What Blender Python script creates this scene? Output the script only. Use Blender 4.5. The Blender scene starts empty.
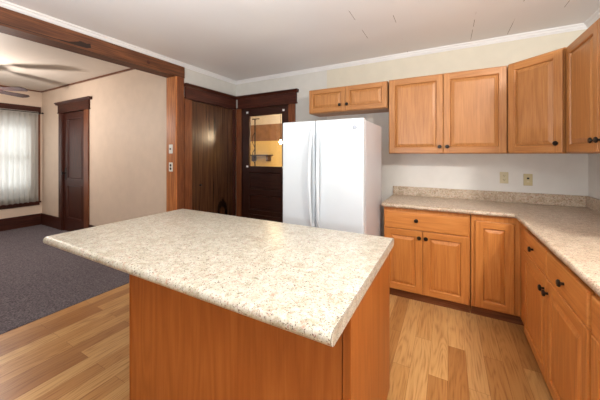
import bpy, math, random
from mathutils import Vector, Matrix
random.seed(7)
S = bpy.context.scene
COL = S.collection
R = math.radians

# ------------------------------------------------------------ camera, world, light, exposure
cd = bpy.data.cameras.new('camera'); cam = bpy.data.objects.new('camera', cd); COL.objects.link(cam)
cd.sensor_width = 36.0; cd.lens = 36.0 * 272.73 / 600.0
cd.shift_y = (154.45 - 200.0) / 600.0
cd.clip_start = 0.02
cam.location = (0, 0, 1.3878)
cam.rotation_euler = (R(90), 0, 0.4968)
S.camera = cam
S.view_settings.view_transform = 'Standard'; S.view_settings.look = 'None'
S.view_settings.gamma = 1.0; S.view_settings.use_curve_mapping = False
S.view_settings.exposure = 0.0
w = bpy.data.worlds.new('world'); S.world = w; w.use_nodes = True
w.node_tree.nodes['Background'].inputs[0].default_value = (0.9, 0.95, 1.0, 1)
w.node_tree.nodes['Background'].inputs[1].default_value = 0.9

def lamp(name, kind, loc, power, color, size=0.1, rot=(0, 0, 0), size_y=None):
    l = bpy.data.lights.new(name, kind); l.energy = power; l.color = color
    if kind == 'AREA':
        l.size = size
        if size_y: l.shape = 'RECTANGLE'; l.size_y = size_y
    elif kind == 'POINT': l.shadow_soft_size = size
    o = bpy.data.objects.new(name, l); COL.objects.link(o); o.location = loc; o.rotation_euler = rot
    return o
lamp('sink_light', 'POINT', (1.06, 0.95, 2.33), 118, (1.0, 0.96, 0.90), 0.05)
lamp('kitchen_light', 'POINT', (-0.25, 0.45, 2.36), 15, (1.0, 0.97, 0.92), 0.07)
lamp('bounced_flash', 'AREA', (-0.9, -0.5, 1.35), 74, (0.94, 0.97, 1.0), 0.7, (R(180 - 22), 0, 0), 0.7)
lamp('front_fill', 'AREA', (-1.2, -1.55, 1.6), 6, (0.86, 0.93, 1.0), 1.8, (R(90), 0, 0), 1.2)  # added fill behind the camera; the front wall has no window
lamp('daylight_left', 'AREA', (-7.14, 1.56, 1.35), 20, (0.86, 0.93, 1.0), 1.15, (0, R(-90), 0), 1.5)
lamp('living_light', 'POINT', (-5.40, 1.10, 1.96), 60, (1.0, 0.90, 0.83), 0.05)
lamp('pantry_light', 'POINT', (-2.68, 4.10, 1.62), 7, (1.0, 0.78, 0.42), 0.03)
lamp('plywood_glint_lamp', 'POINT', (-1.54, 4.0, 1.74), 34, (1.0, 0.76, 0.48), 0.04)  # added unseen lamp, makes a warm glint on the plywood sheet
lamp('plywood_glint_lamp', 'POINT', (-2.0, 4.0, 1.74), 34, (1.0, 0.76, 0.48), 0.04)  # second added lamp, also out of view, for the same glint

# ------------------------------------------------------------ materials
def mat(name): 
    m = bpy.data.materials.new(name); m.use_nodes = True
    return m, m.node_tree.nodes, m.node_tree.links, m.node_tree.nodes['Principled BSDF']
def lin(r, g, b):
    f = lambda c: (c / 255 / 12.92) if c / 255 <= 0.04045 else ((c / 255 + 0.055) / 1.055) ** 2.4
    return (f(r), f(g), f(b), 1)
def ramp(N, stops):
    r = N.new('ShaderNodeValToRGB'); e = r.color_ramp.elements
    while len(e) < len(stops): e.new(0.5)
    for i, (p, c) in enumerate(stops): e[i].position = p; e[i].color = c
    return r
def plain(name, c, rough=0.5, metal=0.0, noise=0.0, spec=0.5, bump=0.0, scale=8):
    m, N, L, b = mat(name)
    b.inputs['Roughness'].default_value = rough; b.inputs['Metallic'].default_value = metal
    b.inputs['Specular IOR Level'].default_value = spec
    tc = N.new('ShaderNodeTexCoord'); n = N.new('ShaderNodeTexNoise'); n.inputs['Scale'].default_value = scale
    n.inputs['Detail'].default_value = 4
    L.new(tc.outputs['Object'], n.inputs['Vector'])
    k = noise or 0.03
    r = ramp(N, [(0.3, tuple(x * (1 - k) for x in c[:3]) + (1,)), (0.7, tuple(min(1, x * (1 + k)) for x in c[:3]) + (1,))])
    L.new(n.outputs['Fac'], r.inputs['Fac']); L.new(r.outputs['Color'], b.inputs['Base Color'])
    if bump:
        bp = N.new('ShaderNodeBump'); bp.inputs['Strength'].default_value = bump; bp.inputs['Distance'].default_value = 0.01
        L.new(n.outputs['Fac'], bp.inputs['Height']); L.new(bp.outputs['Normal'], b.inputs['Normal'])
    return m
def wood(name, dark, mid, light, axis='z', rough=0.38, scale=1.0, contrast=1.0, coat=0.0, rings=0.5, coord='Object', spec=0.4):
    m, N, L, b = mat(name)
    tc = N.new('ShaderNodeTexCoord'); oi = N.new('ShaderNodeObjectInfo')
    add = N.new('ShaderNodeVectorMath'); add.operation = 'ADD'
    mul = N.new('ShaderNodeVectorMath'); mul.operation = 'SCALE'
    comb = N.new('ShaderNodeCombineXYZ')
    for i in range(3): L.new(oi.outputs['Random'], comb.inputs[i])
    L.new(comb.outputs[0], mul.inputs[0]); mul.inputs['Scale'].default_value = 9.0
    L.new(tc.outputs[coord], add.inputs[0]); L.new(mul.outputs[0], add.inputs[1])
    mp = N.new('ShaderNodeMapping'); L.new(add.outputs[0], mp.inputs['Vector'])
    s = {'x': (1.3, 34, 34), 'y': (34, 1.3, 34), 'z': (34, 34, 1.3)}[axis]
    mp.inputs['Scale'].default_value = tuple(v * scale for v in s)
    n1 = N.new('ShaderNodeTexNoise'); n1.inputs['Scale'].default_value = 3.2; n1.inputs['Detail'].default_value = 6; n1.inputs['Roughness'].default_value = 0.65
    L.new(mp.outputs[0], n1.inputs['Vector'])
    mp2 = N.new('ShaderNodeMapping'); L.new(add.outputs[0], mp2.inputs['Vector'])
    s2 = {'x': (0.5, 5, 5), 'y': (5, 0.5, 5), 'z': (5, 5, 0.5)}[axis]
    mp2.inputs['Scale'].default_value = tuple(v * scale for v in s2)
    n2 = N.new('ShaderNodeTexNoise'); n2.inputs['Scale'].default_value = 1.4; n2.inputs['Detail'].default_value = 1.5
    L.new(mp2.outputs[0], n2.inputs['Vector'])
    m1 = N.new('ShaderNodeMath'); m1.operation = 'MULTIPLY'; m1.inputs[1].default_value = 16
    L.new(n2.outputs['Fac'], m1.inputs[0])
    m2 = N.new('ShaderNodeMath'); m2.operation = 'PINGPONG'; m2.inputs[1].default_value = 1.0; L.new(m1.outputs[0], m2.inputs[0])
    mx = N.new('ShaderNodeMath'); mx.operation = 'MULTIPLY'; mx.inputs[1].default_value = rings * 0.35; L.new(m2.outputs[0], mx.inputs[0])
    a2 = N.new('ShaderNodeMath'); a2.operation = 'ADD'; L.new(n1.outputs['Fac'], a2.inputs[0]); L.new(mx.outputs[0], a2.inputs[1])
    k = contrast * 0.17
    ce = 0.5 + rings * 0.17
    r = ramp(N, [(max(0, ce - 1.3 * k), dark), (ce, mid), (min(1, ce + k), light)])
    L.new(a2.outputs[0], r.inputs['Fac']); L.new(r.outputs['Color'], b.inputs['Base Color'])
    b.inputs['Roughness'].default_value = rough; b.inputs['Coat Weight'].default_value = coat; b.inputs['Coat Roughness'].default_value = 0.12
    b.inputs['Specular IOR Level'].default_value = spec
    bp = N.new('ShaderNodeBump'); bp.inputs['Strength'].default_value = 0.12; bp.inputs['Distance'].default_value = 0.002
    L.new(a2.outputs[0], bp.inputs['Height']); L.new(bp.outputs['Normal'], b.inputs['Normal'])
    return m
OAKC = (lin(142, 88, 46), lin(172, 117, 67), lin(188, 134, 80))
oak = {a: wood('honey_oak_grain_' + a, *OAKC, axis=a, contrast=1.8) for a in 'xyz'}
OAKB = (lin(160, 92, 40), lin(194, 124, 60), lin(208, 142, 76))
oakb = {a: wood('amber_oak_grain_' + a, *OAKB, axis=a, contrast=1.8) for a in 'xyz'}
OAKI = (lin(142, 76, 26), lin(163, 92, 37), lin(176, 106, 48))
oaki = {a: wood('orange_oak_veneer_grain_' + a, *OAKI, axis=a, contrast=2.0, rings=.9) for a in 'xyz'}
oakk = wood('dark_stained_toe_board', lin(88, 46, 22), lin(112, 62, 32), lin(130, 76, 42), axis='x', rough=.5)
mah = {a: wood('mahogany_stained_trim_' + a, lin(38, 16, 11), lin(62, 28, 19), lin(84, 41, 27), axis=a, rough=.42, rings=.2, spec=.3) for a in 'xyz'}
redw = {a: wood('red_brown_casing_' + a, lin(76, 38, 20), lin(108, 60, 34), lin(134, 80, 46), axis=a, rough=.35, rings=.25) for a in 'xyz'}
pine = wood('amber_pine_post', lin(132, 72, 34), lin(172, 106, 58), lin(194, 128, 76), axis='z', rough=.4, rings=.5)
beamw = wood('rough_brown_beam', lin(60, 32, 16), lin(94, 54, 30), lin(118, 72, 42), axis='y', rough=.6, rings=.4, scale=.7)
darkd = {a: wood('near_black_door_wood_' + a, lin(28, 13, 10), lin(48, 24, 18), lin(64, 34, 26), axis=a, rough=.28, rings=.2, spec=.5) for a in 'xyz'}
brownfan = wood('purple_brown_fan_blade', lin(30, 14, 12), lin(44, 22, 20), lin(58, 32, 30), axis='x', rough=.35, rings=.2)

def plywood():
    m, N, L, b = mat('dark_varnished_plywood')
    tc = N.new('ShaderNodeTexCoord'); mp = N.new('ShaderNodeMapping'); mp.inputs['Scale'].default_value = (30, 26, 1.2)
    L.new(tc.outputs['Object'], mp.inputs['Vector'])
    n = N.new('ShaderNodeTexNoise'); n.inputs['Scale'].default_value = 1.6; n.inputs['Detail'].default_value = 7; L.new(mp.outputs[0], n.inputs['Vector'])
    # one big arched knot in the veneer near the lower right corner
    mk = N.new('ShaderNodeMapping'); mk.inputs['Location'].default_value = (-0.70 * 5.2, 0, -0.50 * 2.6); mk.inputs['Scale'].default_value = (5.2, 0.01, 2.6)
    L.new(tc.outputs['Object'], mk.inputs['Vector'])
    n3 = N.new('ShaderNodeTexNoise'); n3.inputs['Scale'].default_value = 2.2; n3.inputs['Detail'].default_value = 3; L.new(mk.outputs[0], n3.inputs['Vector'])
    ln = N.new('ShaderNodeVectorMath'); ln.operation = 'LENGTH'; L.new(mk.outputs[0], ln.inputs[0])
    ad = N.new('ShaderNodeMath'); ad.operation = 'MULTIPLY_ADD'; ad.inputs[1].default_value = 0.35; L.new(n3.outputs['Fac'], ad.inputs[0]); L.new(ln.outputs['Value'], ad.inputs[2])
    kr = ramp(N, [(0.0, (0.55,) * 3 + (1,)), (0.35, (0.9,) * 3 + (1,)), (0.52, (0.12,) * 3 + (1,)), (0.64, (0.2,) * 3 + (1,)), (0.78, (1,) * 3 + (1,))])
    L.new(ad.outputs[0], kr.inputs['Fac'])
    r = ramp(N, [(0.3, lin(54, 32, 20)), (0.5, lin(76, 48, 30)), (0.7, lin(96, 62, 38))]); L.new(n.outputs['Fac'], r.inputs['Fac'])
    mm = N.new('ShaderNodeMix'); mm.data_type = 'RGBA'; mm.blend_type = 'MULTIPLY'; mm.inputs[0].default_value = 1
    L.new(r.outputs['Color'], mm.inputs[6]); L.new(kr.outputs['Color'], mm.inputs[7]); L.new(mm.outputs[2], b.inputs['Base Color'])
    b.inputs['Roughness'].default_value = .24; b.inputs['Specular IOR Level'].default_value = .6
    bp = N.new('ShaderNodeBump'); bp.inputs['Strength'].default_value = .5; bp.inputs['Distance'].default_value = .004
    L.new(n.outputs['Fac'], bp.inputs['Height']); L.new(bp.outputs['Normal'], b.inputs['Normal'])
    return m
ply = plywood()

def laminate(name, tint):
    m, N, L, b = mat(name)
    tc = N.new('ShaderNodeTexCoord')
    def noise(sc, det, rg=.6, dist=0):
        n = N.new('ShaderNodeTexNoise'); n.inputs['Scale'].default_value = sc; n.inputs['Detail'].default_value = det
        n.inputs['Roughness'].default_value = rg; n.inputs['Distortion'].default_value = dist; L.new(tc.outputs['Object'], n.inputs['Vector']); return n
    def mixc(a, bb, fac):
        x = N.new('ShaderNodeMix'); x.data_type = 'RGBA'; L.new(fac, x.inputs[0]); L.new(a, x.inputs[6]); L.new(bb, x.inputs[7]); return x.outputs[2]
    def const(c): x = N.new('ShaderNodeRGB'); x.outputs[0].default_value = c; return x.outputs[0]
    base = ramp(N, [(0.38, lin(172, 162, 138)), (0.5, lin(200, 194, 176)), (0.62, lin(212, 209, 196))])
    L.new(noise(20, 6, .8, 1.0).outputs['Fac'], base.inputs['Fac'])
    def spot(sc, lo, hi, det=2):
        n = noise(sc, det, .7, .3); r = ramp(N, [(lo, (0, 0, 0, 1)), (hi, (1, 1, 1, 1))]); L.new(n.outputs['Fac'], r.inputs['Fac']); return r.outputs['Color']
    c = mixc(base.outputs['Color'], const(lin(182, 146, 126)), spot(42, .55, .66, 5))
    c = mixc(c, const(lin(144, 138, 112)), spot(36, .60, .67, 5))
    c = mixc(c, const(lin(222, 220, 212)), spot(110, .57, .64))
    c = mixc(c, const(lin(170, 126, 108)), spot(110, .59, .65, 3))
    c = mixc(c, const(lin(96, 78, 68)), spot(150, .60, .64, 2))
    tn = N.new('ShaderNodeMix'); tn.data_type = 'RGBA'; tn.blend_type = 'MULTIPLY'; tn.inputs[0].default_value = 1; tn.inputs[7].default_value = tint
    L.new(c, tn.inputs[6]); L.new(tn.outputs[2], b.inputs['Base Color'])
    b.inputs['Roughness'].default_value = .3; b.inputs['Specular IOR Level'].default_value = .45
    return m
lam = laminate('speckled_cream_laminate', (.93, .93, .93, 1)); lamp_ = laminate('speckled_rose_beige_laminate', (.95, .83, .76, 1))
lamline = plain('dark_laminate_seam', lin(92, 70, 58), .5)

def floorboards():
    m, N, L, b = mat('oak_strip_flooring')
    tc = N.new('ShaderNodeTexCoord')
    mp = N.new('ShaderNodeMapping'); mp.inputs['Rotation'].default_value = (0, 0, R(90)); L.new(tc.outputs['Object'], mp.inputs['Vector'])
    def brick(c1, c2, mortar, msize):
        br = N.new('ShaderNodeTexBrick'); br.offset = 0.37; br.offset_frequency = 2; br.squash = 1.0
        br.inputs['Scale'].default_value = 1.0; br.inputs['Brick Width'].default_value = 0.95; br.inputs['Row Height'].default_value = 0.108
        br.inputs['Mortar Size'].default_value = msize; br.inputs['Mortar Smooth'].default_value = .3; br.inputs['Bias'].default_value = 0
        br.inputs['Color1'].default_value = c1; br.inputs['Color2'].default_value = c2; br.inputs['Mortar'].default_value = mortar
        L.new(mp.outputs[0], br.inputs['Vector']); return br
    idb = brick((0, 0, 0, 1), (1, 1, 1, 1), (.5, .5, .5, 1), 0.0)
    tone = ramp(N, [(0, lin(164, 112, 62)), (0.35, lin(188, 138, 82)), (0.6, lin(198, 150, 92)), (1, lin(208, 164, 108))])
    L.new(idb.outputs['Color'], tone.inputs['Fac'])
    # grain, shifted per board
    sc = N.new('ShaderNodeVectorMath'); sc.operation = 'SCALE'; sc.inputs['Scale'].default_value = 13.0; L.new(idb.outputs['Color'], sc.inputs[0])
    ad = N.new('ShaderNodeVectorMath'); ad.operation = 'ADD'; L.new(tc.outputs['Object'], ad.inputs[0]); L.new(sc.outputs[0], ad.inputs[1])
    m1 = N.new('ShaderNodeMapping'); m1.inputs['Scale'].default_value = (70, 3, 1); L.new(ad.outputs[0], m1.inputs['Vector'])
    n1 = N.new('ShaderNodeTexNoise'); n1.inputs['Scale'].default_value = 1.5; n1.inputs['Detail'].default_value = 5; L.new(m1.outputs[0], n1.inputs['Vector'])
    m2 = N.new('ShaderNodeMapping'); m2.inputs['Scale'].default_value = (9, 1.0, 1); L.new(ad.outputs[0], m2.inputs['Vector'])
    n2 = N.new('ShaderNodeTexNoise'); n2.inputs['Scale'].default_value = 1.3; n2.inputs['Detail'].default_value = 1; L.new(m2.outputs[0], n2.inputs['Vector'])
    k = N.new('ShaderNodeMath'); k.operation = 'MULTIPLY'; k.inputs[1].default_value = 22; L.new(n2.outputs['Fac'], k.inputs[0])
    pp = N.new('ShaderNodeMath'); pp.operation = 'PINGPONG'; pp.inputs[1].default_value = 1; L.new(k.outputs[0], pp.inputs[0])
    g = N.new('ShaderNodeMath'); g.operation = 'MULTIPLY_ADD'; g.inputs[1].default_value = .28; L.new(pp.outputs[0], g.inputs[0]); L.new(n1.outputs['Fac'], g.inputs[2])
    gr = ramp(N, [(0.38, (.66, .56, .46, 1)), (0.6, (.92, .89, .85, 1)), (0.82, (1, 1, 1, 1))]); L.new(g.outputs[0], gr.inputs['Fac'])
    mm = N.new('ShaderNodeMix'); mm.data_type = 'RGBA'; mm.blend_type = 'MULTIPLY'; mm.inputs[0].default_value = 1
    L.new(tone.outputs['Color'], mm.inputs[6]); L.new(gr.outputs['Color'], mm.inputs[7])
    seam = brick((1, 1, 1, 1), (1, 1, 1, 1), (.5, .38, .28, 1), 0.0011)
    m3 = N.new('ShaderNodeMix'); m3.data_type = 'RGBA'; m3.blend_type = 'MULTIPLY'; m3.inputs[0].default_value = 1
    L.new(mm.outputs[2], m3.inputs[6]); L.new(seam.outputs['Color'], m3.inputs[7]); L.new(m3.outputs[2], b.inputs['Base Color'])
    b.inputs['Roughness'].default_value = .33; b.inputs['Specular IOR Level'].default_value = .4
    bp = N.new('ShaderNodeBump'); bp.inputs['Strength'].default_value = .08; bp.inputs['Distance'].default_value = .002
    L.new(g.outputs[0], bp.inputs['Height']); L.new(bp.outputs['Normal'], b.inputs['Normal'])
    return m
floor_m = floorboards()

def carpet():
    m, N, L, b = mat('grey_speckled_carpet')
    tc = N.new('ShaderNodeTexCoord')
    n = N.new('ShaderNodeTexNoise'); n.inputs['Scale'].default_value = 70; n.inputs['Detail'].default_value = 6; n.inputs['Roughness'].default_value = .8
    L.new(tc.outputs['Object'], n.inputs['Vector'])
    r = ramp(N, [(.36, lin(70, 64, 69)), (.5, lin(108, 101, 106)), (.64, lin(146, 138, 140))]); L.new(n.outputs['Fac'], r.inputs['Fac'])
    L.new(r.outputs['Color'], b.inputs['Base Color']); b.inputs['Roughness'].default_value = .95; b.inputs['Specular IOR Level'].default_value = .1
    bp = N.new('ShaderNodeBump'); bp.inputs['Strength'].default_value = .6; bp.inputs['Distance'].default_value = .01
    L.new(n.outputs['Fac'], bp.inputs['Height']); L.new(bp.outputs['Normal'], b.inputs['Normal'])
    return m
carpet_m = carpet()

def ceiling_tiles():
    m, N, L, b = mat('painted_ceiling_tiles')
    tc = N.new('ShaderNodeTexCoord')
    mp = N.new('ShaderNodeMapping'); mp.inputs['Rotation'].default_value = (0, 0, R(90)); mp.inputs['Location'].default_value = (.05, .1, 0); L.new(tc.outputs['Object'], mp.inputs['Vector'])
    br = N.new('ShaderNodeTexBrick'); br.offset = .5; br.inputs['Scale'].default_value = 1; br.inputs['Brick Width'].default_value = 60.0; br.inputs['Row Height'].default_value = .305
    br.inputs['Mortar Size'].default_value = .0016; br.inputs['Mortar Smooth'].default_value = 0
    br.inputs['Color1'].default_value = br.inputs['Color2'].default_value = (0, 0, 0, 1); br.inputs['Mortar'].default_value = (1, 1, 1, 1)
    L.new(mp.outputs[0], br.inputs['Vector'])
    n = N.new('ShaderNodeTexNoise'); n.inputs['Scale'].default_value = 4.6; n.inputs['Detail'].default_value = 0; L.new(tc.outputs['Object'], n.inputs['Vector'])
    r = ramp(N, [(.58, (0, 0, 0, 1)), (.62, (1, 1, 1, 1))]); L.new(n.outputs['Fac'], r.inputs['Fac'])
    mu = N.new('ShaderNodeMath'); mu.operation = 'MULTIPLY'; L.new(br.outputs['Color'], mu.inputs[0]); L.new(r.outputs['Color'], mu.inputs[1])
    mx = N.new('ShaderNodeMix'); mx.data_type = 'RGBA'; sx = N.new('ShaderNodeSeparateXYZ'); L.new(tc.outputs['Object'], sx.inputs[0])
    gt = N.new('ShaderNodeMath'); gt.operation = 'GREATER_THAN'; gt.inputs[1].default_value = -0.75; L.new(sx.outputs[0], gt.inputs[0])
    m4 = N.new('ShaderNodeMath'); m4.operation = 'MULTIPLY'; L.new(mu.outputs[0], m4.inputs[0]); L.new(gt.outputs[0], m4.inputs[1]); L.new(m4.outputs[0], mx.inputs[0]); mx.inputs[6].default_value = lin(238, 238, 239); mx.inputs[7].default_value = lin(112, 100, 92)
    L.new(mx.outputs[2], b.inputs['Base Color']); b.inputs['Roughness'].default_value = .45; b.inputs['Specular IOR Level'].default_value = .35
    n2 = N.new('ShaderNodeTexNoise'); n2.inputs['Scale'].default_value = 1.6; n2.inputs['Detail'].default_value = 3; L.new(tc.outputs['Object'], n2.inputs['Vector'])
    bp = N.new('ShaderNodeBump'); bp.inputs['Strength'].default_value = .35; bp.inputs['Distance'].default_value = .03
    L.new(n2.outputs['Fac'], bp.inputs['Height']); L.new(bp.outputs['Normal'], b.inputs['Normal'])
    return m
ceil_m = ceiling_tiles()
ceil2_m = plain('living_room_ceiling_paint', lin(206, 196, 184), .55, bump=.3, scale=1.3)
wall_up = plain('beige_upper_wall', lin(206, 199, 182), .6)  # beiger tone for the upper part of the back wall
wall_grey = plain('grey_cream_paint', lin(204, 202, 196), .6)
wall_low = plain('off_white_wall', lin(222, 219, 213), .5)  # whiter tone: lower back wall, right wall, top of pantry wall
wall_pch = plain('peach_cream_paint', lin(216, 196, 176), .6)
white_tr = plain('white_trim_paint', lin(228, 228, 228), .4)
fridge_m = plain('white_enamel', lin(212, 219, 224), .28, noise=.01)
fridge_side = plain('pale_grey_enamel_side', lin(205, 205, 210), .4, noise=.01)
gasket = plain('grey_gasket', lin(120, 122, 126), .6)
bronze = plain('dark_bronze', lin(44, 38, 34), .3, .7)
iron = plain('black_iron', lin(20, 16, 14), .4, .5)
ivory = plain('ivory_plastic', lin(206, 194, 160), .4)
ivory_d = plain('yellowed_plastic', lin(196, 182, 142), .4)
slot = plain('black_slot', lin(30, 26, 22), .5)
whiteplate = plain('white_switch_plastic', lin(224, 220, 212), .4)
brass = plain('aged_brass', lin(150, 110, 60), .3, .8)
yellow_wall = plain('yellow_pantry_wall', lin(222, 196, 130), .6)
brown_band = plain('brown_wallpaper_band', lin(140, 104, 76), .7, noise=.15)
badge_m = plain('silver_badge', lin(176, 180, 188), .25, .6)
def glass():
    m, N, L, b = mat('clear_glass')
    out = N['Material Output']; t = N.new('ShaderNodeBsdfTransparent'); g = N.new('ShaderNodeBsdfGlossy'); g.inputs['Roughness'].default_value = .02
    fr = N.new('ShaderNodeFresnel'); fr.inputs['IOR'].default_value = 1.45; mx = N.new('ShaderNodeMixShader')
    L.new(fr.outputs[0], mx.inputs[0]); L.new(t.outputs[0], mx.inputs[1]); L.new(g.outputs[0], mx.inputs[2]); L.new(mx.outputs[0], out.inputs['Surface'])
    return m
glass_m = glass()
def sheer():
    m, N, L, b = mat('sheer_cream_curtain')
    out = N['Material Output']; b.inputs['Base Color'].default_value = lin(218, 214, 206); b.inputs['Roughness'].default_value = .9
    tl = N.new('ShaderNodeBsdfTranslucent'); tl.inputs['Color'].default_value = lin(218, 216, 210)
    tr = N.new('ShaderNodeBsdfTransparent')
    tc = N.new('ShaderNodeTexCoord'); n = N.new('ShaderNodeTexNoise'); n.inputs['Scale'].default_value = 40; L.new(tc.outputs['Object'], n.inputs['Vector'])
    bp = N.new('ShaderNodeBump'); bp.inputs['Strength'].default_value = .2; L.new(n.outputs['Fac'], bp.inputs['Height']); L.new(bp.outputs['Normal'], b.inputs['Normal'])
    m1 = N.new('ShaderNodeMixShader'); m1.inputs[0].default_value = .5; L.new(b.outputs[0], m1.inputs[1]); L.new(tl.outputs[0], m1.inputs[2])
    m2 = N.new('ShaderNodeMixShader'); m2.inputs[0].default_value = .22; L.new(m1.outputs[0], m2.inputs[1]); L.new(tr.outputs[0], m2.inputs[2])
    L.new(m2.outputs[0], out.inputs['Surface']); return m
sheer_m = sheer()
def emis(name, c, s):
    m, N, L, b = mat(name); b.inputs['Base Color'].default_value = c; b.inputs['Emission Color'].default_value = c; b.inputs['Emission Strength'].default_value = s; return m
bulb_m = emis('lit_bulb', (1, .85, .6, 1), 30)
daylight_m = plain('overcast_outdoors', lin(190, 205, 215), .9)

# ------------------------------------------------------------ mesh helpers
class MB:
    def __init__(s): s.v = []; s.f = []; s.m = []; s.mats = []
    def mi(s, m):
        if m not in s.mats: s.mats.append(m)
        return s.mats.index(m)
    def face(s, pts, m):
        b = len(s.v); s.v += [tuple(p) for p in pts]; s.f.append(tuple(range(b, b + len(pts)))); s.m.append(s.mi(m))
    def box(s, x0, x1, y0, y1, z0, z1, m):
        b = len(s.v); k = s.mi(m)
        s.v += [(x0, y0, z0), (x1, y0, z0), (x1, y1, z0), (x0, y1, z0), (x0, y0, z1), (x1, y0, z1), (x1, y1, z1), (x0, y1, z1)]
        for f in ((0, 3, 2, 1), (4, 5, 6, 7), (0, 1, 5, 4), (1, 2, 6, 5), (2, 3, 7, 6), (3, 0, 4, 7)):
            s.f.append(tuple(b + i for i in f)); s.m.append(k)
        return s
    def loft(s, rings, m, cap0=True, cap1=True, closed=True):
        b = len(s.v); n = len(rings[0]); k = s.mi(m)
        for r in rings: s.v += [tuple(p) for p in r]
        for i in range(len(rings) - 1):
            for j in range(n if closed else n - 1):
                j2 = (j + 1) % n
                s.f.append((b + i * n + j, b + i * n + j2, b + (i + 1) * n + j2, b + (i + 1) * n + j)); s.m.append(k)
        if cap0: s.f.append(tuple(b + j for j in reversed(range(n)))); s.m.append(k)
        if cap1: s.f.append(tuple(b + (len(rings) - 1) * n + j for j in range(n))); s.m.append(k)
        return s
    def lathe(s, prof, m, c=(0, 0, 0), axis='y', seg=16):
        rings = []
        for r, h in prof:
            ring = []
            for i in range(seg):
                a = 2 * math.pi * i / seg; u, w_ = r * math.cos(a), r * math.sin(a)
                p = {'y': (u, h, w_), 'z': (u, w_, h), 'x': (h, u, w_)}[axis]
                ring.append((c[0] + p[0], c[1] + p[1], c[2] + p[2]))
            rings.append(ring)
        return s.loft(rings, m)
    def tube(s, pts, r, m, seg=8):
        rings = []; pts = [Vector(p) for p in pts]; up = Vector((0.13, 0.21, 0.97))
        for i, p in enumerate(pts):
            t = (pts[min(i + 1, len(pts) - 1)] - pts[max(i - 1, 0)]).normalized()
            a = t.cross(up).normalized(); b_ = t.cross(a).normalized(); rr = r[i] if isinstance(r, (list, tuple)) else r
            rings.append([p + a * rr * math.cos(2 * math.pi * k / seg) + b_ * rr * math.sin(2 * math.pi * k / seg) for k in range(seg)])
        return s.loft(rings, m)
    def build(s, name, parent=None, bevel=0, smooth=False, seg=2, off=None):
        me = bpy.data.meshes.new(name)
        v = s.v if off is None else [(a - off[0], b - off[1], c - off[2]) for a, b, c in s.v]
        me.from_pydata(v, [], s.f)
        for m in s.mats: me.materials.append(m)
        for p, k in zip(me.polygons, s.m): p.material_index = k; p.use_smooth = smooth
        import bmesh
        bm = bmesh.new(); bm.from_mesh(me); bmesh.ops.recalc_face_normals(bm, faces=bm.faces); bm.to_mesh(me); bm.free()
        o = bpy.data.objects.new(name, me); COL.objects.link(o)
        if off is not None: o.location = off
        if parent: o.parent = parent
        if bevel:
            bv = o.modifiers.new('bevel', 'BEVEL'); bv.width = bevel; bv.segments = seg; bv.limit_method = 'ANGLE'; bv.angle_limit = R(40)
        if smooth and not bevel:
            try: me.set_sharp_from_angle(angle=R(45))
            except Exception: pass
        return o
def thing(name, label, cat, loc=(0, 0, 0), rz=0, group=None):
    o = bpy.data.objects.new(name, None); COL.objects.link(o); o.location = loc; o.rotation_euler = (0, 0, rz)
    o.empty_display_size = .05; o['label'] = label; o['category'] = cat
    if group: o['group'] = group
    return o
def tag(o, label, cat, group=None):
    o['label'] = label; o['category'] = cat
    if group: o['group'] = group
    return o
def struct(name, mb, **k):
    o = mb.build(name, **k); o['kind'] = 'structure'; return o
def structroot(name, loc=(0, 0, 0), rz=0):
    o = bpy.data.objects.new(name, None); COL.objects.link(o); o.location = loc; o.rotation_euler = (0, 0, rz); o['kind'] = 'structure'; return o

XL, XR, YB, ZC = -3.01, 1.107, 3.38, 2.56
YN = -1.6           # wall behind the camera
# ------------------------------------------------------------ setting: shell
struct('floor', MB().box(XL - .02, XR, YN, YB, -.06, 0, floor_m))
f2 = MB().box(-7.25, XL - .02, YN, 2.32, -.06, .004, carpet_m).box(-6.19, -5.375, 2.32, 2.52, -.06, .004, carpet_m); struct('floor.001', f2)
struct('floor.002', MB().box(-4.6, -1.2, YB + .12, 5.2, -.06, 0, floor_m))
struct('ceiling', MB().box(XL - .15, XR + .1, YN - .1, YB + .1, ZC, ZC + .08, ceil_m))
struct('ceiling.001', MB().box(-7.25, XL - .155, YN - .1, 2.42, 2.635, 2.7, ceil2_m))
struct('ceiling.002', MB().box(-4.6, -1.2, YB + .12, 5.2, 2.4, 2.46, ceil_m))

D2 = (-2.885, -2.005, 2.11)     # back doorway x0,x1,top
b = MB()
b.box(XL - .15, D2[0], YB, YB + .12, 0, ZC, wall_grey)
b.box(D2[1], -1.43, YB, YB + .12, 0, ZC, wall_grey)
b.box(D2[0], D2[1], YB, YB + .12, D2[2], ZC, wall_grey)
b.box(-1.43, XR + .1, YB, YB + .12, 1.9, ZC, wall_up)
b.box(-1.43, XR + .1, YB, YB + .12, 0, 1.9, wall_low)
b.box(-1.434, -1.424, YB - .003, YB, 1.7, 2.515, wall_grey)
struct('wall_back', b)
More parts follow.
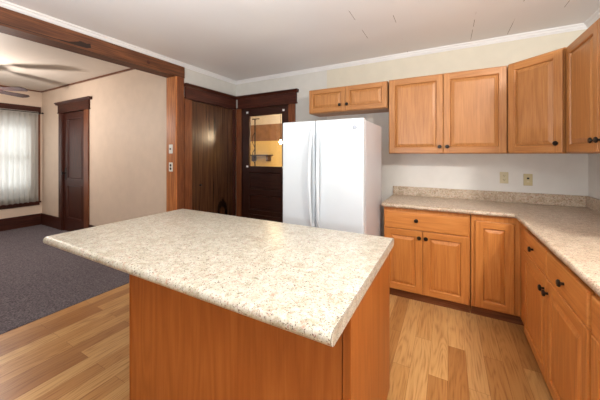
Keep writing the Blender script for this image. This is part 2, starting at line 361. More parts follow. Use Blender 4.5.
# left kitchen wall (with the plywood-covered doorway) and header over the wide opening
D1 = (2.50, 3.315, 2.11)
b = MB()
b.box(XL - .15, XL, 2.285, D1[0], 0, ZC, wall_grey)
b.box(XL - .15, XL, D1[1], YB, 0, ZC, wall_grey)
b.box(XL - .15, XL, D1[0], D1[1], D1[2], ZC, wall_grey)
b.box(XL - .15, XL, -1.2, 2.285, 2.385, ZC, wall_grey)
b.box(XL - .15, XL, YN, -1.2, 0, ZC, wall_grey)
struct('wall_left', b)
W = (.75, 1.65, 1.1, 1.95)      # sink window on the right wall
b = MB()
b.box(XR, XR + .1, YN, W[0], 0, ZC, wall_low); b.box(XR, XR + .1, W[1], YB, 0, ZC, wall_low)
b.box(XR, XR + .1, W[0], W[1], 0, W[2], wall_low); b.box(XR, XR + .1, W[0], W[1], W[3], ZC, wall_low)
struct('wall_right', b)
b = MB(); b.box(-7.25, XR + .1, YN - .1, YN, 0, 2.7, wall_grey); struct('wall_front', b)
# living room
b = MB()
b.box(-7.25, -6.19, 2.32, 2.42, 0, 2.7, wall_pch); b.box(-5.375, XL - .152, 2.32, 2.42, 0, 2.7, wall_pch)
b.box(-6.19, -5.375, 2.32, 2.42, 2.16, 2.7, wall_pch)
b.box(-6.25, -5.30, 2.46, 2.52, 0, 2.3, wall_pch)
struct('wall_living_back', b)
WY0, WY1, WZ0, WZ1 = .95, 2.17, .52, 2.16
b = MB(); X = -7.09
b.box(X - .12, X, YN, WY0, 0, 2.7, wall_pch); b.box(X - .12, X, WY1, 2.32, 0, 2.7, wall_pch)
b.box(X - .12, X, WY0, WY1, 0, WZ0, wall_pch); b.box(X - .12, X, WY0, WY1, WZ1, 2.7, wall_pch)
struct('wall_living_left', b)
struct('wall_living_header', MB().box(XL - .16, XL - .15, YN, 2.32, 2.385, 2.7, wall_pch))
# room behind the glazed door
b = MB()
b.box(-4.6, -1.2, 5.0, 5.1, 0, 1.69, yellow_wall); b.box(-4.6, -1.2, 5.0, 5.1, 1.69, 2.06, brown_band); b.box(-4.6, -1.2, 5.0, 5.1, 2.06, 2.46, wall_low)
struct('wall_pantry_back', b)
b = MB(); b.box(-4.7, -4.6, YB + .12, 5.1, 0, 2.46, yellow_wall); struct('wall_pantry_left', b)
b = MB(); b.box(-1.2, -1.1, YB + .12, 5.1, 0, 2.46, yellow_wall); struct('wall_pantry_right', b)

# crown moulding
def crown(name, p0, p1, n):
    p0 = Vector(p0); p1 = Vector(p1); n = Vector(n)
    prof = [(0, 0), (.006, 0), (.010, .008), (.020, .016), (.026, .030), (.038, .036), (.042, .046), (0, .046)]
    mk = lambda p: [p + n * a + Vector((0, 0, c)) for a, c in prof]
    struct(name, MB().loft([mk(p0), mk(p1)], white_tr))
crown('trim_1', (XL, YB, 2.514), (XR, YB, 2.514), (0, -1, 0))
crown('trim_2', (XL, YN, 2.514), (XL, YB, 2.514), (1, 0, 0))
crown('trim_3', (XR, YN, 2.514), (XR, YB, 2.514), (-1, 0, 0))
# living room dark ceiling moulding
struct('trim_4', MB().box(-7.09, XL - .16, 2.298, 2.32, 2.615, 2.635, redw['x']))
struct('trim_5', MB().box(-7.09, -7.068, YN, 2.298, 2.615, 2.635, redw['y']))
# wooden beam and post around the wide opening
b = MB(); b.box(XL - .16, XL + .022, YN, 2.386, 2.37, 2.512, beamw)
gap = plain('crack_shadow_gap', lin(34, 18, 12), .8); q0 = XL + .0222
b.box(q0, q0 + .002, .55, 1.20, 2.386, 2.392, gap)
gp = [(1.08, 2.395), (1.16, 2.400), (1.22, 2.420), (1.25, 2.437), (1.30, 2.430), (1.33, 2.440), (1.335, 2.400), (1.30, 2.388), (1.22, 2.386), (1.14, 2.386)]
b.loft([[(q0, y, z) for y, z in gp], [(q0 + .002, y, z) for y, z in gp]], gap)
b.lathe([(.020, q0), (.020, q0 + .001), (.012, q0 + .0015)], mah['y'], (0, 1.90, 2.435), 'x', 14)
struct('trim_6', b, bevel=.003)
b = MB(); b.box(XL - .17, XL + .012, 2.262, 2.285, 0, 2.37, pine)
b.box(XL, XL + .012, 2.285, 2.386, 0, 2.37, redw['z'])
struct('trim_7', b, bevel=.002)
# baseboards
struct('baseboard_living_back', MB().box(-7.09, -6.315, 2.30, 2.32, 0.004, .225, mah['x']), bevel=.004)
struct('baseboard_living_left', MB().box(-7.09, -7.07, YN, 2.30, 0.004, .225, mah['y']), bevel=.004)
struct('baseboard_living_right', MB().box(-5.235, -3.2, 2.30, 2.32, 0.004, .225, mah['x']), bevel=.004)

# ------------------------------------------------------------ doors
def header_x(name, x0, x1, y, z0, z1, m, parent, cap=.03):
    """entablature board with a projecting cap, wall plane y, facing -y (world coordinates)"""
    b = MB(); b.box(x0, x1, y - .028, y, z0, z1 - .045, m)
    pr = [(0, z1 - .045), (.034, z1 - .045), (.040, z1 - .03), (.052, z1 - .018), (.058, z1 - .012), (.058, z1), (0, z1)]
    b.loft([[(x0 - cap, y - a, z) for a, z in pr], [(x1 + cap, y - a, z) for a, z in pr]], m)
    b.box(x0 - .008, x1 + .008, y - .034, y, z0, z0 + .018, m)
    return b
def panel_in(b, x0, x1, z0, z1, y, m, d=.012):
    """sunk panel with a moulded edge, front face plane y facing -y"""
    def rect(i, yy): return [(x0 + i, yy, z0 + i), (x1 - i, yy, z0 + i), (x1 - i, yy, z1 - i), (x0 + i, yy, z1 - i)]
    b.loft([rect(0, y), rect(.006, y - .006), rect(.014, y - .004), rect(.022, y + d)], m, cap0=False, cap1=True)
def stile_door(b, x0, x1, z0, z1, y, t, openings, sw, mv, mh):
    """frame with openings: list of (z0,z1) between side stiles"""
    b.box(x0, x0 + sw, y, y + t, z0, z1, mv); b.box(x1 - sw, x1, y, y + t, z0, z1, mv)
    zz = z0
    for a, c in sorted(openings):
        b.box(x0 + sw, x1 - sw, y, y + t, zz, a, mh); zz = c
    b.box(x0 + sw, x1 - sw, y, y + t, zz, z1, mh)

# door_1: doorway in the left wall closed with a plywood sheet
d1 = structroot('door_1', (XL, 2.386, 0), R(90))   # local x along +y world, local -y faces +x
# local coordinates: lx = y-2.386, ly = -(x-XL)
b = MB(); b.box(0.001, .118, -.022, 0, 0, 2.11, redw['z']); b.box(.929, .968, -.022, 0, 0, 2.11, mah['z'])
b.box(.118, .929, 0, .12, 2.10, 2.11, mah['x']); b.build('door_casing', d1, bevel=.003)
header_x('h', 0.012, .966, 0, 2.11, 2.31, mah['x'], None, cap=.012).build('door_header', d1)
b = MB(); b.box(.116, .124, -.004, .02, 0, 2.10, mah['z']); b.box(.922, .929, -.004, .02, 0, 2.10, mah['z']); b.build('door_stop', d1)
MB().box(.124, .922, .006, .03, .005, 2.10, ply).build('plywood_sheet', d1)
MB().lathe([(.016, .006), (.016, .001), (.010, -.004), (.013, -.014), (.009, -.022)], iron, (.276, 0, .965), 'y').build('door_knob', d1, smooth=True)

# door_2: half glazed panelled door in the back wall
d2 = structroot('door_2', (0, YB, 0))
b = MB(); b.box(-2.988, -2.885, -.022, 0, 0, 2.11, redw['z']); b.box(-2.012, -1.902, -.022, 0, 0, 2.11, redw['z'])
b.build('door_casing', d2, bevel=.003)
b = MB(); b.box(-2.885, -2.872, -.01, .12, 0, 2.11, darkd['z']); b.box(-2.018, -2.005, -.01, .12, 0, 2.11, mah['z']); b.box(-2.872, -2.018, -.01, .12, 2.098, 2.11, darkd['x']); b.build('door_jamb', d2)
header_x('h', -2.95, -1.88, 0, 2.11, 2.31, mah['x'], None, cap=.03).build('door_header', d2)
b = MB(); GX0, GX1 = -2.745, -2.135
yy = .004
b.box(-2.868, GX0, yy, yy + .04, .012, 2.095, darkd['z']); b.box(GX1, -2.022, yy, yy + .04, .012, 2.095, darkd['z'])
for a, c in ((.012, .18), (.475, .525), (.775, .845), (1.12, 1.205), (1.985, 2.095)): b.box(GX0, GX1, yy, yy + .04, a, c, darkd['x'])
b.build('door_leaf', d2)
for z0, z1 in ((.18, .475), (.525, .775), (.845, 1.12)):
    b = MB(); panel_in(b, GX0, GX1, z0, z1, yy, darkd['x']); b.build('door_panel', d2)
b = MB(); b.box(GX0, GX1, yy + .018, yy + .022, 1.205, 1.985, glass_m); b.build('glass_pane', d2)
for x, z in ((-2.775, 2.045), (-2.105, 2.035), (-2.775, 1.20), (-2.105, 1.20)):
    b = MB(); b.box(x - .016, x + .016, yy - .012, yy, z - .014, z + .014, white_tr); b.lathe([(.006, yy - .012), (.006, yy - .018), (.003, yy - .020)], white_tr, (x, 0, z), 'y', 10)
    b.build('mirror_clip', d2)
MB().lathe([(.028, yy), (.028, yy - .006), (.012, yy - .010), (.012, yy - .03), (.027, yy - .042), (.024, yy - .06), (.010, yy - .066)], iron, (-2.085, 0, .98), 'y').build('door_knob', d2, smooth=True)

# door_3: tall panelled door in the living room
d3 = structroot('door_3', (0, 2.32, 0))
b = MB(); b.box(-6.31, -6.185, -.024, 0, .004, 2.14, mah['z']); b.box(-5.38, -5.24, -.024, 0, .004, 2.14, redw['z']); b.build('door_casing', d3, bevel=.003)
b = MB(); b.box(-6.185, -6.165, -.012, .1, .004, 2.16, mah['z']); b.box(-5.40, -5.38, -.012, .1, .004, 2.16, mah['z']); b.box(-6.165, -5.40, -.012, .1, 2.14, 2.16, mah['x']); b.build('door_jamb', d3)
header_x('h', -6.33, -5.22, 0, 2.14, 2.34, mah['x'], None, cap=.07).build('door_header', d3)
b = MB(); yy = .012
b.box(-6.163, -6.05, yy, yy + .035, .005, 2.138, mah['z']); b.box(-5.515, -5.402, yy, yy + .035, .005, 2.138, mah['z'])
for a, c in ((.005, .24), (.84, .95), (2.03, 2.138)): b.box(-6.05, -5.515, yy, yy + .035, a, c, mah['x'])
b.build('door_leaf', d3)
for z0, z1 in ((.24, .84), (.95, 2.03)):
    b = MB(); panel_in(b, -6.05, -5.515, z0, z1, yy, mah['z']); b.build('door_panel', d3)
b = MB(); b.box(-6.13, -6.085, yy - .006, yy, .93, 1.15, iron)
b.lathe([(.012, yy - .006), (.012, yy - .03), (.029, yy - .04), (.029, yy - .055), (.012, yy - .065)], iron, (-6.108, 0, 1.05), 'y'); b.build('door_knob', d3, smooth=True)

# ------------------------------------------------------------ windows
w1 = structroot('window_1', (-7.09, 0, 0))
b = MB()
b.box(0, .024, WY1 + .0, 2.285, .46, 2.2, redw['z']); b.box(0, .024, WY0 - .11, WY0, .46, 2.2, redw['z'])
b.box(0, .03, WY0 - .13, 2.295, 2.2, 2.32, mah['y']); b.build('window_casing', w1, bevel=.003)
b = MB(); b.box(-.1, .05, WY0 - .13, 2.295, .445, .475, mah['y']); b.box(0, .02, WY0 - .1, 2.28, .395, .445, mah['y']); b.build('window_sill', w1, bevel=.004)
b = MB()
for y in (WY0, WY1 - .045): b.box(-.07, -.03, y, y + .045, WZ0, WZ1, white_tr)
for z in (WZ0, 1.30, WZ1 - .05): b.box(-.07, -.03, WY0 + .045, WY1 - .045, z, z + .05, white_tr)
b.build('window_sash', w1)
MB().box(-.052, -.048, WY0 + .045, WY1 - .045, WZ0 + .05, WZ1 - .05, glass_m).build('window_pane', w1)
w2 = structroot('window_2', (XR, 0, 0))
b = MB()
for y in (W[0], W[1] - .04): b.box(.03, .07, y, y + .04, W[2], W[3], white_tr)
for z in (W[2], 1.5, W[3] - .04): b.box(.03, .07, W[0] + .04, W[1] - .04, z, z + .04, white_tr)
b.build('window_sash', w2)
MB().box(.048, .052, W[0] + .04, W[1] - .04, W[2] + .04, W[3] - .04, glass_m).build('window_pane', w2)

# curtain
ct = thing('curtain', 'sheer cream curtain hanging over the living room window', 'curtain', (-7.045, 1.6, .47))
b = MB(); n = 150; rows = 14; cols = []
for i in range(n + 1):
    t = i / n; y = -.78 + t * 1.43
    cols.append((y, t))
rings = []
for r_ in range(rows + 1):
    z = 1.70 * r_ / rows; amp = .012 + .010 * (1 - r_ / rows)
    rings.append([(amp * math.sin(t * 120 + .5 * math.sin(t * 23)) + .006 * math.sin(t * 47 + z), y, z) for y, t in cols])
bb = len(b.v); k = b.mi(sheer_m)
for r in rings: b.v += r
for i in range(rows):
    for j in range(n): b.f.append((i * (n + 1) + j, i * (n + 1) + j + 1, (i + 1) * (n + 1) + j + 1, (i + 1) * (n + 1) + j)); b.m.append(k)
cpanel = b.build('curtain_panel', ct, smooth=True)
so = cpanel.modifiers.new('s', 'SOLIDIFY'); so.thickness = .0015
b = MB(); rings = []
for j in range(n + 1):
    y, t = cols[j]; rings.append([(-.012 + .004 * math.sin(t * 120), y, 1.70), (.014 + .004 * math.sin(t * 120), y, 1.70), (.013 + .004 * math.sin(t * 100), y, 1.745), (-.011, y, 1.75)])
b.loft(rings, sheer_m); b.build('curtain_heading', ct)
rod = thing('curtain_rod', 'dark curtain rod with a small end knob across the living room window', 'curtain rod', (-6.96, 2.25, 2.13))
MB().tube([(-.03, -1.5, .065), (-.03, .03, .065)], .007, iron).build('rod', rod)
rodk = MB().lathe([(.004, .03), (.013, .036), (.016, .048), (.010, .060), (.004, .064)], iron, (-.03, 0, .065), 'y', 12).build('finial', rod, smooth=True)
MB().box(-.13, -.037, .005, .02, .045, .058, iron).build('bracket', rod)

# ------------------------------------------------------------ cabinets
def knob(parent, x, z, y=-.019, s=1.12):
    return MB().lathe([(.0065 * s, y), (.0055 * s, y - .008), (.0065 * s, y - .013), (.0150 * s, y - .016), (.0165 * s, y - .021), (.013 * s, y - .027), (.004 * s, y - .029)], bronze, (x, 0, z), 'y', 18).build('knob', parent, smooth=True)
def rect(x0, x1, z0, z1, i, y): return [(x0 + i, y, z0 + i), (x1 - i, y, z0 + i), (x1 - i, y, z1 - i), (x0 + i, y, z1 - i)]
def door(parent, x0, x1, z0, z1, W_, kn=None, fw=.058, label=None):
    """raised panel door, back plane y=0, front y=-.019"""
    t = .019; fx = min(fw, (x1 - x0) * .26); fz = min(fw, (z1 - z0) * .24)
    b = MB(); V, H = W_['z'], W_['x']
    def rr(i, y): return rect(x0, x1, z0, z1, i, y)
    b.loft([rr(0, -.0005), rr(0, -t + .005), rr(.002, -t + .0015), rr(.005, -t)], V, cap0=True, cap1=False)
    e = .005
    b.face([(x0 + e, -t, z0 + e), (x0 + fx, -t, z0 + e), (x0 + fx, -t, z1 - e), (x0 + e, -t, z1 - e)], V)
    b.face([(x1 - fx, -t, z0 + e), (x1 - e, -t, z0 + e), (x1 - e, -t, z1 - e), (x1 - fx, -t, z1 - e)], V)
    b.face([(x0 + fx, -t, z0 + e), (x1 - fx, -t, z0 + e), (x1 - fx, -t, z0 + fz), (x0 + fx, -t, z0 + fz)], H)
    b.face([(x0 + fx, -t, z1 - fz), (x1 - fx, -t, z1 - fz), (x1 - fx, -t, z1 - e), (x0 + fx, -t, z1 - e)], H)
    def ri(i, y): return [(x0 + fx + i, y, z0 + fz + i), (x1 - fx - i, y, z0 + fz + i), (x1 - fx - i, y, z1 - fz - i), (x0 + fx + i, y, z1 - fz - i)]
    b.loft([ri(0, -t), ri(.003, -t + .003), ri(.006, -t + .010), ri(.007, -t + .013)], V, cap0=False, cap1=False)
    d = b.build('door', parent); d.location = (0, -.006, 0)
    if label: d['label'] = label
    p = MB(); bw = min(.034, (x1 - x0) * .12, (z1 - z0) * .12)
    p.loft([ri(.0071, -.003), ri(.0071, -t + .0125), ri(.010, -t + .0105), ri(bw, -t + .0022), ri(bw + .002, -t + .0005)], V, cap0=False, cap1=True)
    p.build('raised_panel', d)
    if kn: knob(d, kn[0], kn[1])
    return d
def drawer(parent, x0, x1, z0, z1, W_, kn=None):
    t = .019; b = MB()
    b.loft([rect(x0, x1, z0, z1, 0, -.0005), rect(x0, x1, z0, z1, 0, -t + .007), rect(x0, x1, z0, z1, .003, -t + .002), rect(x0, x1, z0, z1, .010, -t)], W_['x'])
    d = b.build('drawer', parent); d.location = (0, -.006, 0)
    if kn: knob(d, *kn)
    return d
def carcass(parent, w_, z0, z1, dep, W_, openings, rail=.035):
    """box with a face frame: openings = list of (x0,x1,z0,z1) holes covered by doors"""
    b = MB(); V, H = W_['z'], W_['x']
    b.box(0, w_, .019, dep, z0, z1, V); bd = b.build('cabinet_box', parent)
    f = MB(); xs = sorted(set([0, w_] + [o[0] for o in openings] + [o[1] for o in openings]))
    f.box(0, w_, 0, .0188, z0, z1, V)
    return bd, f.build('face_frame', parent)

# --- upper cabinets (local: x along the face, y into the wall)
UY = 3.073; UZ0, UZ1 = 1.395, 2.190
c = thing('wall_cabinet', 'short two-door honey oak wall cabinet hanging above the white refrigerator', 'cabinet', (-1.530, UY, 1.895), 0)
carcass(c, .950, 0, .295, .305, oak, []); door(c, .006, .4745, .006, .288, oak, (.412, .078), fw=.05); door(c, .4775, .944, .006, .288, oak, (.500, .078), fw=.05)
c = thing('wall_cabinet', 'tall two-door honey oak wall cabinet right of the refrigerator', 'cabinet', (-.565, UY, UZ0), 0)
carcass(c, 1.040, 0, .80, .305, oak, []); door(c, .006, .5225, .006, .790, oak, (.493, .070)); door(c, .5255, 1.034, .006, .790, oak, (.560, .070))
# diagonal corner cabinet
dx = thing('corner_wall_cabinet', 'diagonal single-door honey oak wall cabinet across the room corner', 'cabinet', (.487, 3.062, UZ0), R(-45))
Ld = .424
b = MB(); pts = [(0, .0), (Ld, .0)]
def wl(x, y):  # world xy to local
    a, c_ = x - .487, y - 3.062; s = math.sqrt(.5); return (s * a - s * c_, s * a + s * c_)
poly = [wl(.487, 3.062), wl(.487 + Ld * math.sqrt(.5), 3.062 - Ld * math.sqrt(.5)), wl(XR - .002, 3.062 - Ld * math.sqrt(.5)), wl(XR - .002, YB - .002), wl(.487, YB - .002)]
poly = [(p[0], p[1] + (.001 if i < 2 else 0)) for i, p in enumerate(poly)]
b.loft([[(p[0], p[1], 0) for p in poly], [(p[0], p[1], .80) for p in poly]], oak['z']); b.build('cabinet_box', dx)
b = MB().box(.004, Ld - .004, -.016, 0, 0, .80, oak['z']); b.build('face_frame', dx)
dd = door(dx, .012, Ld - .006, .006, .790, oak, (Ld - .040, .078))
dd.location = (0, -.019, 0)
# right wall upper
c = thing('wall_cabinet', 'two-door honey oak wall cabinet at the right edge, next to the diagonal corner cabinet', 'cabinet', (.800, 2.748, UZ0), R(-90))
carcass(c, 1.0, 0, .80, .305, oak, []); door(c, .012, .4985, .006, .790, oak, (.462, .078)); door(c, .5015, .990, .006, .790, oak, (.535, .078))

# --- base cabinets
BY = 2.787; BZ0, BZ1 = .075, .868
def base_common(c, w_, dep, toe=.02, toeh=.075):
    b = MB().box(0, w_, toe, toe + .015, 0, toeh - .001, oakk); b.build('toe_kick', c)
c = thing('base_cabinet', 'oak base cabinet with one wide drawer over two doors, beside the refrigerator', 'cabinet', (-.560, BY, 0), 0)
carcass(c, .730, BZ0, BZ1, .585, oakb, []); base_common(c, .730, .585)
drawer(c, .008, .720, .676, .840, oakb, ((.300, .768)))
door(c, .008, .3525, .085, .672, oakb, (.325, .612)); door(c, .3555, .720, .085, .672, oakb, (.382, .612))
c = thing('corner_base_cabinet', 'narrow single-door oak base cabinet in the inner corner of the counter', 'cabinet', (.177, BY, 0), 0)
carcass(c, .925, BZ0, BZ1, .585, oakb, []); base_common(c, .42, .585)
door(c, .028, .296, .090, .822, oakb)
# right run (face plane x=.515, local x towards -y)
RX = .515
c = thing('filler_panel', 'plain oak filler panel turning the inner corner of the base cabinets', 'panel', (RX, BY - .001, 0), R(-90))
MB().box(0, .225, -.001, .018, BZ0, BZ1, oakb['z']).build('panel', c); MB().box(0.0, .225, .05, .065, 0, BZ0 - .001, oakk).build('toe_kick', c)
GRP = None
def right_base(y0, w_, label, draw=True):
    c = thing('base_cabinet', label, 'cabinet', (RX, y0, 0), R(-90))
    carcass(c, w_, BZ0, BZ1, .585, oakb, []); base_common(c, w_, .585, toe=.05)
    h = w_ / 2
    drawer(c, .012, h - .0015, .690, .840, oakb, ((h * .5, .765))); drawer(c, h + .0015, w_ - .012, .690, .840, oakb, ((h * 1.5 + .005, .765)))
    door(c, .012, h - .0015, .085, .686, oakb, (h - .035, .612)); door(c, h + .0015, w_ - .012, .085, .686, oakb, (h + .035, .612))
    return c
right_base(2.560, 1.065, 'oak base cabinet with two drawers and two doors along the right wall')
right_base(1.489, 1.065, 'oak sink base cabinet cut off by the right edge of the photo')

# ------------------------------------------------------------ L-shaped countertop with backsplash
cl = -.572
top = thing('countertop', 'L-shaped speckled beige laminate countertop on the wall base cabinets', 'countertop', (0, 0, .872))
z0, z1 = 0.0, .042
prof = []
for k_ in range(7):
    a = R(-90 + 180 * k_ / 6); prof.append((.021 - .021 * math.cos(a), .021 + .021 * math.sin(a)))
CE = .395   # near end of the counter along y
def path(o, z):
    return [(cl, 2.745 + o, z), (.472 + o, 2.745 + o, z), (.472 + o, CE, z)]
prof2 = prof + [(.628, z1), (.628, z0)]
rings = [[path(o, z)[i] for o, z in prof2] for i in range(3)]
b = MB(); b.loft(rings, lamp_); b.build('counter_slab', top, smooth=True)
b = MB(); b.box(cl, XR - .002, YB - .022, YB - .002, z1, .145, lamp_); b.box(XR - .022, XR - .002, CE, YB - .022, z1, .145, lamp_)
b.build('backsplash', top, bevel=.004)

# ------------------------------------------------------------ island
isl = thing('island_cabinet', 'orange oak island base cabinet standing under the overhanging speckled top', 'cabinet', (-.925, 1.24, 0))
x0, x1, y0, y1 = -.640, .640, -.355, .335
b = MB(); b.box(x0 + .02, x1 - .019, y0 + .012, y1 - .02, .08, .866, oaki['z']); b.build('cabinet_box', isl)
MB().box(x0 + .012, x1 - .034, y0 + .004, y0 + .0118, 0, .868, oaki['z']).build('back_panel', isl)
b = MB(); b.box(x0, x0 + .012, y0, y0 + .03, 0, .868, oaki['z']); b.build('corner_stile', isl, bevel=.001)
b = MB(); b.box(x1 - .030, x1, y0 - .001, y0 + .018, 0, .868, oaki['z']); b.build('corner_stile', isl, bevel=.003)
MB().box(x1 - .0188, x1 - .001, y0 + .0185, y1 - .0, .085, .868, oaki['z']).build('side_panel', isl)
MB().box(x1 - .0188, x1 - .001, y0 + .0185, y1 - .07, 0, .0848, oaki['z']).build('side_skirt', isl)
MB().box(x0 + .001, x0 + .0195, y0 + .031, y1, 0, .868, oaki['z']).build('side_panel', isl)
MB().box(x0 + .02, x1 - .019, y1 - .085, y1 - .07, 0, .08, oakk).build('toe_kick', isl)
fr = bpy.data.objects.new('cabinet_front', None)
bpy.data.objects.remove(fr)
b = MB(); b.box(x0 + .02, x1 - .019, y1 - .0195, y1, .08, .866, oaki['z']); b.build('face_frame', isl)

it = thing('island_countertop', 'large rectangular speckled cream laminate top on the orange island', 'countertop', (-1.15, 1.149, .870))
hx0, hx1, hy0, hy1 = -.890, .880, -.478, .478; th = .044
def slab(x):
    p = []
    for k_ in range(9):
        a = R(-90 + 180 * k_ / 8); p.append((x, hy0 + .022 - .022 * math.cos(a), .022 + .022 * math.sin(a)))
    for k_ in range(9):
        a = R(90 - 180 * k_ / 8); p.append((x, hy1 - .022 + .022 * math.cos(a), .022 + .022 * math.sin(a)))
    return p
b = MB(); b.loft([slab(hx0 + .0012), slab(hx1 - .0022)], lam); b.build('counter_slab', it, smooth=True)
def capst(xa, xb):
    b = MB(); b.loft([slab(xa), slab(xb)], lam); return b
capst(hx1 - .0005, hx1).build('edge_strip', it); capst(hx0, hx0 + .0005).build('edge_strip', it)
b = MB(); b.loft([slab(hx1 - .0022), slab(hx1 - .0005)], lamline); b.build('edge_seam', it)
b = MB(); b.loft([slab(hx0 + .0005), slab(hx0 + .0012)], lamline); b.build('edge_seam', it)

# ------------------------------------------------------------ refrigerator
fx0, fx1 = -1.384, -.602; FY = 2.2; fz = 1.690
rf = thing('refrigerator', 'tall white side-by-side refrigerator standing between the glazed door and the counter', 'refrigerator', (fx0, FY, 0))
Wf = fx1 - fx0; sp = .342
MB().box(.004, Wf - .004, .075, .70, .02, fz - .012, fridge_side).build('cabinet_body', rf, bevel=.012, seg=3)
MB().box(.012, Wf - .012, .060, .0745, .10, fz - .02, gasket).build('door_gasket', rf)
MB().box(0, sp - .003, 0, .058, .11, fz, fridge_m).build('freezer_door', rf, bevel=.012, seg=4)
frd = MB().box(sp + .003, Wf, 0, .058, .11, fz, fridge_m).build('fridge_door', rf, bevel=.012, seg=4)
MB().box(.02, Wf - .02, .04, .074, .0, .10, gasket).build('base_grille', rf)
for s_, x in ((-1, sp - .030), (1, sp + .038)):
    pts = []; rads = []
    for k_ in range(17):
        t = k_ / 16; z = .70 + t * .93; pts.append((x + s_ * .006 * math.sin(math.pi * t), .012 - .055 * math.sin(math.pi * t) ** .55, z)); rads.append(.013 + .003 * math.sin(math.pi * t))
    h = MB(); 
    rings = [[(p[0] + r * 1.0 * math.cos(2 * math.pi * q / 12), p[1] + r * .8 * math.sin(2 * math.pi * q / 12), p[2]) for q in range(12)] for p, r in zip(pts, rads)]
    h.loft(rings, fridge_m); h.build('handle', rf, smooth=True)
bd = MB().lathe([(.019, 0.0), (.019, -.003), (.016, -.004)], badge_m, (Wf - .075, 0, 1.615), 'y', 24).build('badge', rf)

# ------------------------------------------------------------ switches and outlets
def plate(name, label, cat, loc, rz, m, kind, group=None):
    t = thing(name, label, cat, loc, rz, group)
    MB().box(-.035, .035, -.005, 0, -.057, .057, m).build('cover_plate', t, bevel=.003)
    if kind == 'outlet':
        for z in (-.021, .021):
            r_ = MB().lathe([(.016, -.005), (.016, -.008), (.015, -.0085)], m, (0, 0, z), 'y', 20).build('receptacle', t)
            s = MB(); s.box(-.008, -.0055, -.0095, -.0086, z - .002, z + .008, slot); s.box(.0055, .008, -.0095, -.0086, z - .002, z + .008, slot); s.box(-.0025, .0025, -.0095, -.0086, z - .011, z - .006, slot); s.build('slots', r_)
    elif kind == 'outlet_dark':
        for z in (-.021, .021): MB().lathe([(.017, -.005), (.017, -.008), (.015, -.009)], slot, (0, 0, z), 'y', 20).build('receptacle', t)
    elif kind == 'jack':
        MB().box(-.009, .009, -.008, -.005, .006, .022, slot).build('socket', t); MB().box(-.009, .009, -.008, -.005, -.024, -.010, ivory).build('button', t)
    else:
        MB().box(-.006, .006, -.016, -.005, -.010, .012, slot).build('toggle', t)
    return t
plate('electrical_outlet', 'ivory duplex outlet on the wall, left of its neighbouring plate', 'outlet', (.495, YB - .0005, 1.155), 0, ivory, 'outlet')
plate('wall_jack', 'yellowed wall plate with one dark socket, right of the duplex outlet', 'wall plate', (.683, YB - .0005, 1.142), 0, ivory_d, 'jack')
plate('light_switch', 'white light switch on the wooden post, above a two-receptacle plate', 'light switch', (-3.088, 2.2615, 1.457), 0, whiteplate, 'toggle')
plate('electrical_outlet', 'white plate with two dark receptacles on the wooden post', 'outlet', (-3.088, 2.2615, 1.229), 0, whiteplate, 'outlet_dark')

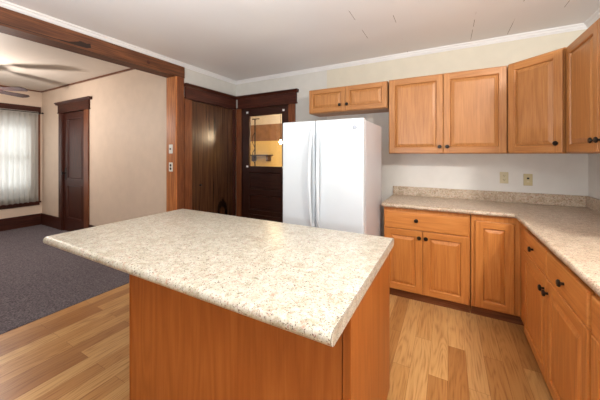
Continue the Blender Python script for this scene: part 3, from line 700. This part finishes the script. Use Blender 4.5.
# ------------------------------------------------------------ ceiling fan
fc = (-5.54, 1.16, 0)
fan = thing('ceiling_fan', 'brown wooden ceiling fan hanging in the living room, partly outside the frame', 'ceiling fan', (fc[0], fc[1], 2.28))
MB().lathe([(.02, .355), (.07, .354), (.06, .30), (.02, .285)], brass, axis='z', seg=24).build('canopy', fan, smooth=True)
MB().lathe([(.012, .29), (.012, .10)], brass, axis='z').build('downrod', fan, smooth=True)
MB().lathe([(.03, .10), (.10, .09), (.125, .05), (.125, .0), (.10, -.03), (.05, -.04), (.05, -.07), (.03, -.08)], brass, axis='z', seg=28).build('motor_housing', fan, smooth=True)
a0 = math.atan2(1.718 - fc[1], -5.719 - fc[0])
for k_ in range(5):
    a = a0 - k_ * 2 * math.pi / 5
    bl = bpy.data.objects.new('tmp', None); bpy.data.objects.remove(bl)
    b = MB(); n = 10; tl = R(-13)
    up = []; dn = []
    outl = []
    for i in range(n + 1):
        t = i / n; x = .20 + t * .38; hw = .050 + .016 * t
        if t > .85: hw *= math.sqrt(max(.05, 1 - ((t - .85) / .16) ** 2))
        outl.append((x, hw))
    ring = [(x, h) for x, h in outl] + [(x, -h) for x, h in reversed(outl)]
    def P(x, y, z):
        y2 = y * math.cos(tl) - z * math.sin(tl); z2 = y * math.sin(tl) + z * math.cos(tl)
        return (x * math.cos(a) - y2 * math.sin(a), x * math.sin(a) + y2 * math.cos(a), z2)
    b.loft([[P(x, y, -.004) for x, y in ring], [P(x, y, .004) for x, y in ring]], brownfan); bo = b.build('blade', fan)
    b = MB(); b.loft([[P(.115, -.012, .004), P(.115, .012, .004), P(.115, .012, .010), P(.115, -.012, .010)], [P(.19, -.02, .0035), P(.19, .02, .0035), P(.19, .02, .009), P(.19, -.02, .009)], [P(.27, -.035, .0035), P(.27, .035, .0035), P(.27, .035, .008), P(.27, -.035, .008)]], brass); b.build('blade_iron', bo)
b = MB(); b.tube([(.04, .03, -.078), (.04, .03, -.30)], .0018, iron); b.lathe([(.003, -.30), (.007, -.31), (.006, -.325), (.002, -.33)], brass, (.04, .03, 0), 'z', 10); b.build('pull_chain', fan)

# ------------------------------------------------------------ things in the room behind the glazed door
sh = thing('wall_shelf', 'small dark shelf on the yellow wall seen through the door glass', 'shelf', (-3.62, 5.0, 1.36))
MB().box(-.30, .24, -.2, -.002, 0, .022, darkd['x']).build('shelf_board', sh)
MB().box(.16, .18, -.16, -.002, -.12, -.001, darkd['z']).build('bracket', sh); MB().box(-.24, -.22, -.16, -.002, -.12, -.001, darkd['z']).build('bracket', sh)
pl = thing('metal_stand', 'thin black metal stand with curved scrolls behind the door glass', 'stand', (-3.262, 4.2, 0))
MB().tube([(0, 0, .02), (0, 0, 2.06)], .012, iron).build('pole', pl); MB().lathe([(.14, 0), (.14, .015), (.02, .03)], iron, axis='z', seg=20).build('base', pl)
MB().box(-.06, .10, -.01, .01, 2.06, 2.075, iron).build('cap', pl)
for s_ in (1.2, 1.52):
    MB().tube([(-.0 - .07 * math.sin(math.pi * q / 10), 0, s_ + .3 * q / 10) for q in range(11)], .006, iron).build('scroll', pl)
lb = thing('bare_light_bulb', 'glowing bare bulb behind the right edge of the door glass', 'light', (-2.68, 4.2, 2.4))
MB().tube([(0, 0, 0), (0, 0, -.70)], .003, iron).build('cord', lb)
MB().lathe([(.012, -.70), (.014, -.74), (.010, -.745)], iron, axis='z').build('socket', lb)
MB().lathe([(.008, -.745), (.015, -.76), (.026, -.785), (.026, -.80), (.015, -.82), (.004, -.826)], bulb_m, axis='z').build('bulb', lb, smooth=True)
